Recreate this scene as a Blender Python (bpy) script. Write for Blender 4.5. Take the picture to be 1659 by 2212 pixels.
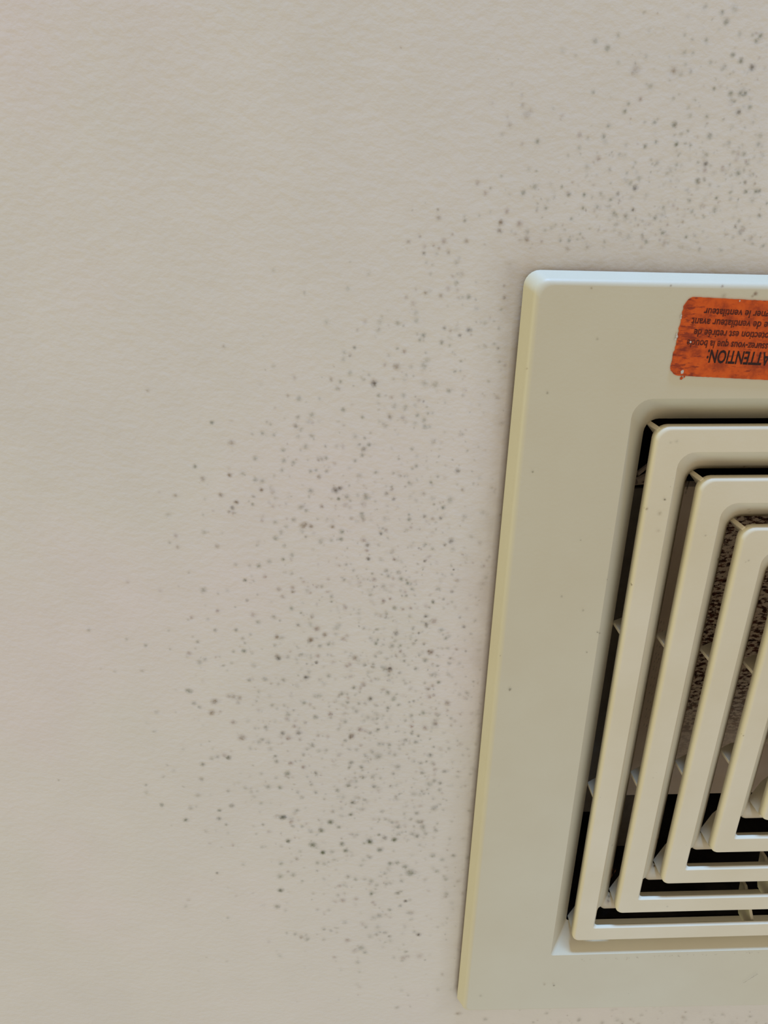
import bpy, bmesh, math, random
from mathutils import Vector, Matrix, Euler

random.seed(7)
C = bpy.context.scene.collection
scn = bpy.context.scene
for o in list(bpy.data.objects):
    bpy.data.objects.remove(o)

# ------------------------------------------------------------------ camera
S = 0.1                       # one design unit is 10 cm
CEIL = 2.4                    # ceiling height above the floor (m)
TH = 0.06                     # the cover stands 6 mm proud of the ceiling
# design space: x right, y "up" on the cover, z out of the cover towards the room (0 = its front face)
ROOT = Matrix.Translation((0, 0, CEIL - TH * S)) @ Matrix.Rotation(math.pi, 4, 'X')
F = 1450.0
CP = Vector((-1.64692992, 1.36953653, 1.56809934))
RC = Matrix(((0.9995512603444372, 0.003918444640003274, 0.0296972008015953),
             (0.007880250778038654, 0.9220877599401074, -0.38690058751089973),
             (-0.02889947389698062, 0.3869609912642453, 0.92164310426989)))
cam_d = bpy.data.cameras.new('camera')
cam = bpy.data.objects.new('camera', cam_d)
C.objects.link(cam)
cam_d.sensor_fit = 'HORIZONTAL'
cam_d.sensor_width = 36.0
cam_d.lens = F / 1659.0 * 36.0
cam_d.clip_start = 0.005
cam_d.clip_end = 50
cam.matrix_world = ROOT @ Matrix.Translation(CP * S) @ RC.transposed().to_4x4()
scn.camera = cam

# ------------------------------------------------------------------ light
w = bpy.data.worlds.new('world')
scn.world = w
w.use_nodes = True
bg = w.node_tree.nodes['Background']
bg.inputs[0].default_value = (1.0, 0.88, 0.76, 1)
bg.inputs[1].default_value = 0.587


def area(name, loc, target, size, size_y, power, col):
    d = bpy.data.lights.new(name, 'AREA')
    d.shape = 'RECTANGLE'
    d.size = size
    d.size_y = size_y
    d.energy = power
    d.color = col
    o = bpy.data.objects.new(name, d)
    C.objects.link(o)
    o.location = loc
    o.rotation_euler = (Vector(target) - Vector(loc)).to_track_quat('-Z', 'Y').to_euler()
    return o


# daylight from the window of the room, seen at a low angle from the ceiling
area('window_light', (0.0, -1.9, 2.28), (0, 0, CEIL), 0.42, 0.15, 47.2, (0.283, 0.532, 1.0))
# bluish fill light added lower down, on the far side of the room
area('low_fill_light', (0.5, 1.9, 1.2), (0, 0, CEIL), 0.9, 1.6, 10.0, (0.308, 0.648, 1.0))
# warm lamp on the left of the cover
area('vanity_light', (-1.8, 0.1, 2.0), (0, 0, CEIL), 0.6, 0.3, 6.7, (0.953, 1.0, 0.536))

scn.view_settings.view_transform = 'Standard'
scn.view_settings.look = 'None'
scn.view_settings.gamma = 1
scn.view_settings.use_curve_mapping = False
scn.view_settings.exposure = 0.0


# ------------------------------------------------------------------ helpers
def lin(c):
    return tuple(((v / 255) / 12.92 if v / 255 <= 0.04045 else ((v / 255 + 0.055) / 1.055) ** 2.4) for v in c) + (1,)


def bp(u, v, z=0.0):
    """design-space point on the plane at height z that shows at photo pixel (u, v)"""
    d = RC.transposed() @ Vector(((u - 829.5) / F, -(v - 1106) / F, -1))
    s = (z - CP.z) / d.z
    return CP + d * s


class NT:
    def __init__(self, name, rough=0.5, spec=0.5):
        self.m = bpy.data.materials.new(name)
        self.m.use_nodes = True
        self.t = self.m.node_tree
        self.b = self.t.nodes['Principled BSDF']
        self.b.inputs['Roughness'].default_value = rough
        self.b.inputs['Specular IOR Level'].default_value = spec
        self.tc = self.t.nodes.new('ShaderNodeTexCoord')

    def n(self, ty, **kw):
        x = self.t.nodes.new('ShaderNode' + ty)
        for k, v in kw.items():
            if hasattr(x, k):
                setattr(x, k, v)
            else:
                x.inputs[k.replace('_', ' ')].default_value = v
        return x

    def l(self, a, b):
        self.t.links.new(a, b)

    def noise(self, scale, detail=3, rough=0.5, vec=None):
        x = self.n('TexNoise')
        x.inputs['Scale'].default_value = scale
        x.inputs['Detail'].default_value = detail
        x.inputs['Roughness'].default_value = rough
        self.l(vec if vec else self.tc.outputs['Object'], x.inputs['Vector'])
        return x

    def ramp(self, fac, stops):
        x = self.n('ValToRGB')
        e = x.color_ramp.elements
        while len(e) < len(stops):
            e.new(0.5)
        for i, (p, c) in enumerate(stops):
            e[i].position = p
            e[i].color = c if len(c) == 4 else tuple(c) + (1,)
        self.l(fac, x.inputs[0])
        return x

    def mix(self, fac, a, b, mode='MIX'):
        x = self.n('Mix')
        x.data_type = 'RGBA'
        x.blend_type = mode
        for s, v in ((x.inputs[0], fac), (x.inputs[6], a), (x.inputs[7], b)):
            if hasattr(v, 'is_linked'):
                self.l(v, s)
            else:
                s.default_value = v
        return x.outputs[2]

    def color(self, sock):
        self.l(sock, self.b.inputs['Base Color'])

    def bump(self, height, strength, dist):
        x = self.n('Bump')
        x.inputs['Strength'].default_value = strength
        x.inputs['Distance'].default_value = dist
        self.l(height, x.inputs['Height'])
        self.l(x.outputs[0], self.b.inputs['Normal'])


W1 = (1, 1, 1, 1)
K0 = (0, 0, 0, 1)


def plastic(name, base, yellow, dirt=0.5):
    t = NT(name, 0.5, 0.45)
    n1 = t.noise(28, 4, 0.6)
    r1 = t.ramp(n1.outputs[0], [(0.35, K0), (0.75, W1)])
    c = t.mix(r1.outputs[0], lin(base), lin(yellow))
    # sparse grime specks
    n2 = t.noise(520, 2, 0.5)
    n3 = t.noise(45, 2, 0.5)
    r2 = t.ramp(n2.outputs[0], [(0.735, K0), (0.80, W1)])
    r3 = t.ramp(n3.outputs[0], [(0.52, K0), (0.70, W1)])
    mm = t.n('Math', operation='MULTIPLY')
    t.l(r2.outputs[0], mm.inputs[0])
    t.l(r3.outputs[0], mm.inputs[1])
    m2 = t.n('Math', operation='MULTIPLY')
    t.l(mm.outputs[0], m2.inputs[0])
    m2.inputs[1].default_value = dirt
    c = t.mix(m2.outputs[0], c, lin((95, 72, 52)))
    t.color(c)
    n4 = t.noise(900, 2, 0.6)
    t.bump(n4.outputs[0], 0.05, 0.0004)
    return t.m


M_plate = plastic('aged cream plastic', (205, 198, 172), (201, 192, 164), 0.35)
M_ring = plastic('aged cream plastic louvre', (221, 212, 186), (214, 203, 172), 0.8)

t = NT('ceiling paint', 0.75, 0.25)
n1 = t.noise(9, 3, 0.5)
r1 = t.ramp(n1.outputs[0], [(0.38, lin((219, 213, 203))), (0.5, lin((221, 215, 204))), (0.64, lin((223, 214, 206)))])
n2 = t.noise(60, 5, 0.6)
r2 = t.ramp(n2.outputs[0], [(0.3, (0.965, 0.965, 0.955, 1)), (0.7, W1)])
c = t.mix(1.0, r1.outputs[0], r2.outputs[0], 'MULTIPLY')
# grime that has settled on the paint around the cover
sep = t.n('SeparateXYZ')
t.l(t.tc.outputs['Object'], sep.inputs[0])


def mth(op, a, b=None):
    x = t.n('Math', operation=op)
    for i, v in enumerate((a, b)):
        if v is None:
            continue
        if hasattr(v, 'is_linked'):
            t.l(v, x.inputs[i])
        else:
            x.inputs[i].default_value = v
    return x.outputs[0]


ax = mth('ABSOLUTE', sep.outputs[0])
ay = mth('ABSOLUTE', mth('ADD', sep.outputs[1], 0.0015))
mx = mth('MAXIMUM', ax, ay)
n5 = t.noise(75, 4, 0.65)
dist = mth('ADD', mx, mth('MULTIPLY', n5.outputs[0], -0.010))
rg = t.ramp(mth('MULTIPLY', mth('SUBTRACT', dist, 0.1245), 95.0), [(0.0, W1), (0.35, (0.35, 0.35, 0.35, 1)), (1.0, K0)])
c = t.mix(mth('MULTIPLY', rg.outputs[0], 0.30), c, lin((140, 118, 92)))
# a thin dark line along the cover's left rim: dirt plus painted contact shadow
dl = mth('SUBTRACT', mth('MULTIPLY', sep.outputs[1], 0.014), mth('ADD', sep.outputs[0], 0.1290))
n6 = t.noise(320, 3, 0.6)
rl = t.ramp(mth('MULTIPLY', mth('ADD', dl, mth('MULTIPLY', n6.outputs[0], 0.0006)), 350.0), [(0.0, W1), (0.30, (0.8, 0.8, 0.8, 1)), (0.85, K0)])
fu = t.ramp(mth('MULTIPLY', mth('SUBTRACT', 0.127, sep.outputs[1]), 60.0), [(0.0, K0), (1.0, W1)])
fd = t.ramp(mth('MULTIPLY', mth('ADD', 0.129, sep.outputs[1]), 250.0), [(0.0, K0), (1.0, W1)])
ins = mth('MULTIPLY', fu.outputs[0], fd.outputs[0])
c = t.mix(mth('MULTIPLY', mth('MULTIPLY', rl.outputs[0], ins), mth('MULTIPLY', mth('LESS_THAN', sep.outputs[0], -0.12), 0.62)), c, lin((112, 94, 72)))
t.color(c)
mp = t.n('Mapping')
mp.inputs['Scale'].default_value = (0.85, 1.15, 1)
mp.inputs['Rotation'].default_value = (0, 0, 0.25)
t.l(t.tc.outputs['Object'], mp.inputs[0])
nb = t.noise(560, 3, 0.5, mp.outputs[0])
nb2 = t.noise(150, 3, 0.5, mp.outputs[0])
t.bump(mth('ADD', nb.outputs[0], mth('MULTIPLY', nb2.outputs[0], 0.7)), 0.17, 0.0006)
M_ceil = t.m

# mould growing on the paint: soft spots, the edge of each fades out through its 'spot' attribute
t = NT('mould', 0.9, 0.1)
at = t.n('Attribute', attribute_name='spot')
at.attribute_type = 'GEOMETRY'
col = t.n('Attribute', attribute_name='spot_color')
col.attribute_type = 'GEOMETRY'
nn = t.noise(1400, 2, 0.6)
fa = t.n('MapRange')
fa.inputs[1].default_value = 0.3
fa.inputs[2].default_value = 0.7
fa.inputs[3].default_value = 0.45
fa.inputs[4].default_value = 1.35
t.l(nn.outputs[0], fa.inputs[0])
mu = t.n('Math', operation='MULTIPLY')
mu.use_clamp = True
t.l(at.outputs['Fac'], mu.inputs[0])
t.l(fa.outputs[0], mu.inputs[1])
t.l(col.outputs['Color'], t.b.inputs['Base Color'])
t.l(mu.outputs[0], t.b.inputs['Alpha'])
M_mould = t.m

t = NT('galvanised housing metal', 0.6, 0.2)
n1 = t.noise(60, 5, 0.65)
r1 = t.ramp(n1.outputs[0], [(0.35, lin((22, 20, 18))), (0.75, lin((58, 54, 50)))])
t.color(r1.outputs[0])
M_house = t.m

t = NT('dusty dark flange', 0.8, 0.2)
n1 = t.noise(90, 4, 0.6)
r1 = t.ramp(n1.outputs[0], [(0.3, lin((150, 142, 130))), (0.75, lin((176, 166, 152)))])
t.color(r1.outputs[0])
M_flange = t.m

t = NT('dark dusty bracket', 0.8, 0.2)
n1 = t.noise(90, 4, 0.6)
r1 = t.ramp(n1.outputs[0], [(0.3, lin((84, 76, 66))), (0.75, lin((110, 100, 88)))])
t.color(r1.outputs[0])
M_dark = t.m

t = NT('dusty fan plate with rust', 0.75, 0.25)
n1 = t.noise(40, 4, 0.6)
r1 = t.ramp(n1.outputs[0], [(0.3, lin((206, 186, 164))), (0.7, lin((224, 206, 184)))])
mp = t.n('Mapping')
mp.inputs['Scale'].default_value = (0.6, 1.3, 1)
t.l(t.tc.outputs['Object'], mp.inputs[0])
n2 = t.noise(760, 5, 0.7, mp.outputs[0])
r2 = t.ramp(n2.outputs[0], [(0.46, K0), (0.54, W1)])
sep = t.n('SeparateXYZ')
t.l(t.tc.outputs['Object'], sep.inputs[0])
n3 = t.noise(45, 3, 0.5)
# the rust sits on the raised middle of the plate, its outer band is only dusty
rx = t.ramp(mth('ADD', mth('MULTIPLY', sep.outputs[0], 10.0), mth('ADD', 1.0, mth('MULTIPLY', n3.outputs[0], 0.08))),
            [(0.42, K0), (0.50, W1)])
ry = t.ramp(mth('ADD', mth('MULTIPLY', sep.outputs[1], 5.0), mth('ADD', 0.5, mth('MULTIPLY', n3.outputs[0], 0.22))),
            [(0.40, K0), (0.58, W1)])
msk = mth('MULTIPLY', mth('MULTIPLY', r2.outputs[0], rx.outputs[0]), ry.outputs[0])
n4 = t.noise(600, 2, 0.5)
rc = t.ramp(n4.outputs[0], [(0.35, lin((42, 18, 8))), (0.7, lin((104, 56, 34)))])
t.color(t.mix(msk, r1.outputs[0], rc.outputs[0]))
M_fan = t.m

t = NT('orange label paper', 0.55, 0.35)
n1 = t.noise(300, 4, 0.65)
r1 = t.ramp(n1.outputs[0], [(0.35, lin((160, 58, 6))), (0.55, lin((208, 84, 8))), (0.75, lin((216, 94, 12)))])
mp = t.n('Mapping')
mp.inputs['Scale'].default_value = (0.5, 1.5, 1)
mp.inputs['Rotation'].default_value = (0, 0, -0.3)
t.l(t.tc.outputs['Object'], mp.inputs[0])
n2 = t.noise(800, 3, 0.6, mp.outputs[0])
n3 = t.noise(70, 2, 0.5)
r2 = t.ramp(mth('ADD', n2.outputs[0], mth('MULTIPLY', n3.outputs[0], 0.5)), [(0.80, K0), (0.92, (0.75, 0.75, 0.75, 1))])
t.color(t.mix(r2.outputs[0], r1.outputs[0], lin((118, 34, 14))))
t.bump(n2.outputs[0], 0.15, 0.0003)
M_label = t.m

t = NT('black label ink', 0.6, 0.3)
n1 = t.noise(1500, 2, 0.5)
r1 = t.ramp(n1.outputs[0], [(0.35, lin((30, 12, 8))), (0.75, lin((62, 24, 10)))])
t.color(r1.outputs[0])
M_ink = t.m
t = NT('faded brown label ink', 0.6, 0.3)
n1 = t.noise(1800, 2, 0.5)
r1 = t.ramp(n1.outputs[0], [(0.35, lin((66, 20, 8))), (0.75, lin((118, 42, 12)))])
t.color(r1.outputs[0])
M_ink2 = t.m
t = NT('bare paper', 0.7, 0.3)
n1 = t.noise(900, 2, 0.5)
r1 = t.ramp(n1.outputs[0], [(0.35, lin((190, 180, 168))), (0.75, lin((215, 206, 194)))])
t.color(r1.outputs[0])
M_paper = t.m


def root(name, label, cat):
    o = bpy.data.objects.new(name, None)
    C.objects.link(o)
    o.empty_display_size = 0.02
    o.matrix_world = ROOT
    o['label'] = label
    o['category'] = cat
    return o


def link(name, bm, mats, parent=None, smooth=True):
    """bm is in design units; the object lives in the frame of ROOT"""
    for v in bm.verts:
        v.co *= S
    me = bpy.data.meshes.new(name)
    bm.to_mesh(me)
    bm.free()
    for m in (mats if isinstance(mats, (list, tuple)) else [mats]):
        me.materials.append(m)
    if smooth:
        me.polygons.foreach_set('use_smooth', [True] * len(me.polygons))
        me.set_sharp_from_angle(angle=math.radians(28))
    o = bpy.data.objects.new(name, me)
    C.objects.link(o)
    if smooth:
        wn = o.modifiers.new('normals', 'WEIGHTED_NORMAL')
        wn.keep_sharp = True
    if parent:
        o.parent = parent
    else:
        o.matrix_world = ROOT
    return o


NS = 6


def loop(h, rt, rb, cut=None):
    """points round a square of half size h, anticlockwise from the right side; corner radii rt (upper), rb (lower).
    cut = a y at which each upright side carries an extra point. returns (points, flags)"""
    pts = []
    for cx, cy, a0, r in ((1, 1, 0, rt), (-1, 1, 90, rt), (-1, -1, 180, rb), (1, -1, 270, rb)):
        if (cx, cy) == (-1, -1):
            pts.append((-h, cut if cut is not None else -h * 0.5))
        ox, oy = cx * (h - r), cy * (h - r)
        for k in range(NS + 1):
            a = math.radians(a0 + 90 * k / NS)
            pts.append((ox + r * math.cos(a), oy + r * math.sin(a)))
    pts.append((h, cut if cut is not None else -h * 0.5))
    return pts


LOW = None


def sweep(bm, rows, holes=()):
    """rows = [(h, z, rt, rb, cut)] from the outer rim over the face to the inner back rim"""
    vs = []
    for h, z, rt, rb, cut in rows:
        vs.append([bm.verts.new((x, y, z)) for x, y in loop(h, rt, rb, cut)])
    n = len(vs[0])
    first_cut = 2 * (NS + 1)          # index of the left cut point
    for i in range(len(vs) - 1):
        for k in range(n):
            k2 = (k + 1) % n
            if i in holes and first_cut <= k < n - 1:
                continue
            bm.faces.new((vs[i][k], vs[i][k2], vs[i + 1][k2], vs[i + 1][k]))
    return vs


def arc_rows(h0, z0, h1, z1, rt0, rt1, rb0, rb1, n, outer):
    """quarter round from (h0,z0) to (h1,z1)"""
    out = []
    for k in range(n + 1):
        a = math.pi / 2 * k / n
        if outer:
            fh, fz = 1 - math.cos(a), math.sin(a)
        else:
            fh, fz = math.sin(a), 1 - math.cos(a)
        out.append((h0 + (h1 - h0) * fh, z0 + (z1 - z0) * fz, rt0 + (rt1 - rt0) * k / n, rb0 + (rb1 - rb0) * k / n, None))
    return out


# ------------------------------------------------------------------ ceiling with its mould
HOLE = 0.955
bm = bmesh.new()
BIG = 12.0
zc = -TH
xs = [-BIG, -HOLE, HOLE, BIG]
for zz, flip in ((zc, False), (zc - 0.12, True)):
    g = [[bm.verts.new((x, y, zz)) for x in xs] for y in xs]
    for j in range(3):
        for i in range(3):
            if i == 1 and j == 1:
                continue
            q = [g[j][i], g[j][i + 1], g[j + 1][i + 1], g[j + 1][i]]
            bm.faces.new(q[::-1] if flip else q)
    if zz == zc:
        g0 = g
    else:
        for a, b in (((1, 1), (1, 2)), ((1, 2), (2, 2)), ((2, 2), (2, 1)), ((2, 1), (1, 1)),
                     ((0, 0), (0, 3)), ((0, 3), (3, 3)), ((3, 3), (3, 0)), ((3, 0), (0, 0))):
            if abs(a[0] - b[0]) + abs(a[1] - b[1]) == 1:
                bm.faces.new((g0[a[1]][a[0]], g0[b[1]][b[0]], g[b[1]][b[0]], g[a[1]][a[0]]))

sp = bm.verts.layers.float.new('spot')
sc = bm.verts.layers.float_color.new('spot_color')
GREEN, TAN, RED, GREY, DARK = (84, 88, 34), (118, 82, 16), (124, 76, 44), (92, 88, 54), (74, 54, 16)
zi = [0]


def spot(p, r, a, colr, stretch=1.0, mi=1):
    """a soft round colony of radius r (design units) at p"""
    zi[0] = (zi[0] + 1) % 23
    z = p.z + 0.0012 + zi[0] * 0.00022
    cc = lin(colr)
    ang0 = random.random() * 6.28
    rot = random.random() * 3.14
    rings = []
    for fr, fa in ((0.0, 1.0), (0.28, 0.74), (0.6, 0.24), (1.0, 0.0)):
        if fr == 0:
            v = bm.verts.new((p.x, p.y, z))
            v[sp] = a
            v[sc] = cc
            rings.append([v])
            continue
        rg_ = []
        for k in range(9):
            an = ang0 + k * 2 * math.pi / 9
            rr = r * fr * random.uniform(0.8, 1.2)
            x, y = rr * math.cos(an) * stretch, rr * math.sin(an)
            v = bm.verts.new((p.x + x * math.cos(rot) - y * math.sin(rot), p.y + x * math.sin(rot) + y * math.cos(rot), z))
            v[sp] = a * fa * random.uniform(0.85, 1.15)
            v[sc] = cc
            rg_.append(v)
        rings.append(rg_)
    for k in range(9):
        f = bm.faces.new((rings[0][0], rings[1][k], rings[1][(k + 1) % 9]))
        f.material_index = mi
        for i in (1, 2):
            f = bm.faces.new((rings[i][k], rings[i + 1][k], rings[i + 1][(k + 1) % 9], rings[i][(k + 1) % 9]))
            f.material_index = mi


G, T, R_, Y_, D = GREEN, TAN, RED, GREY, DARK
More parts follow.
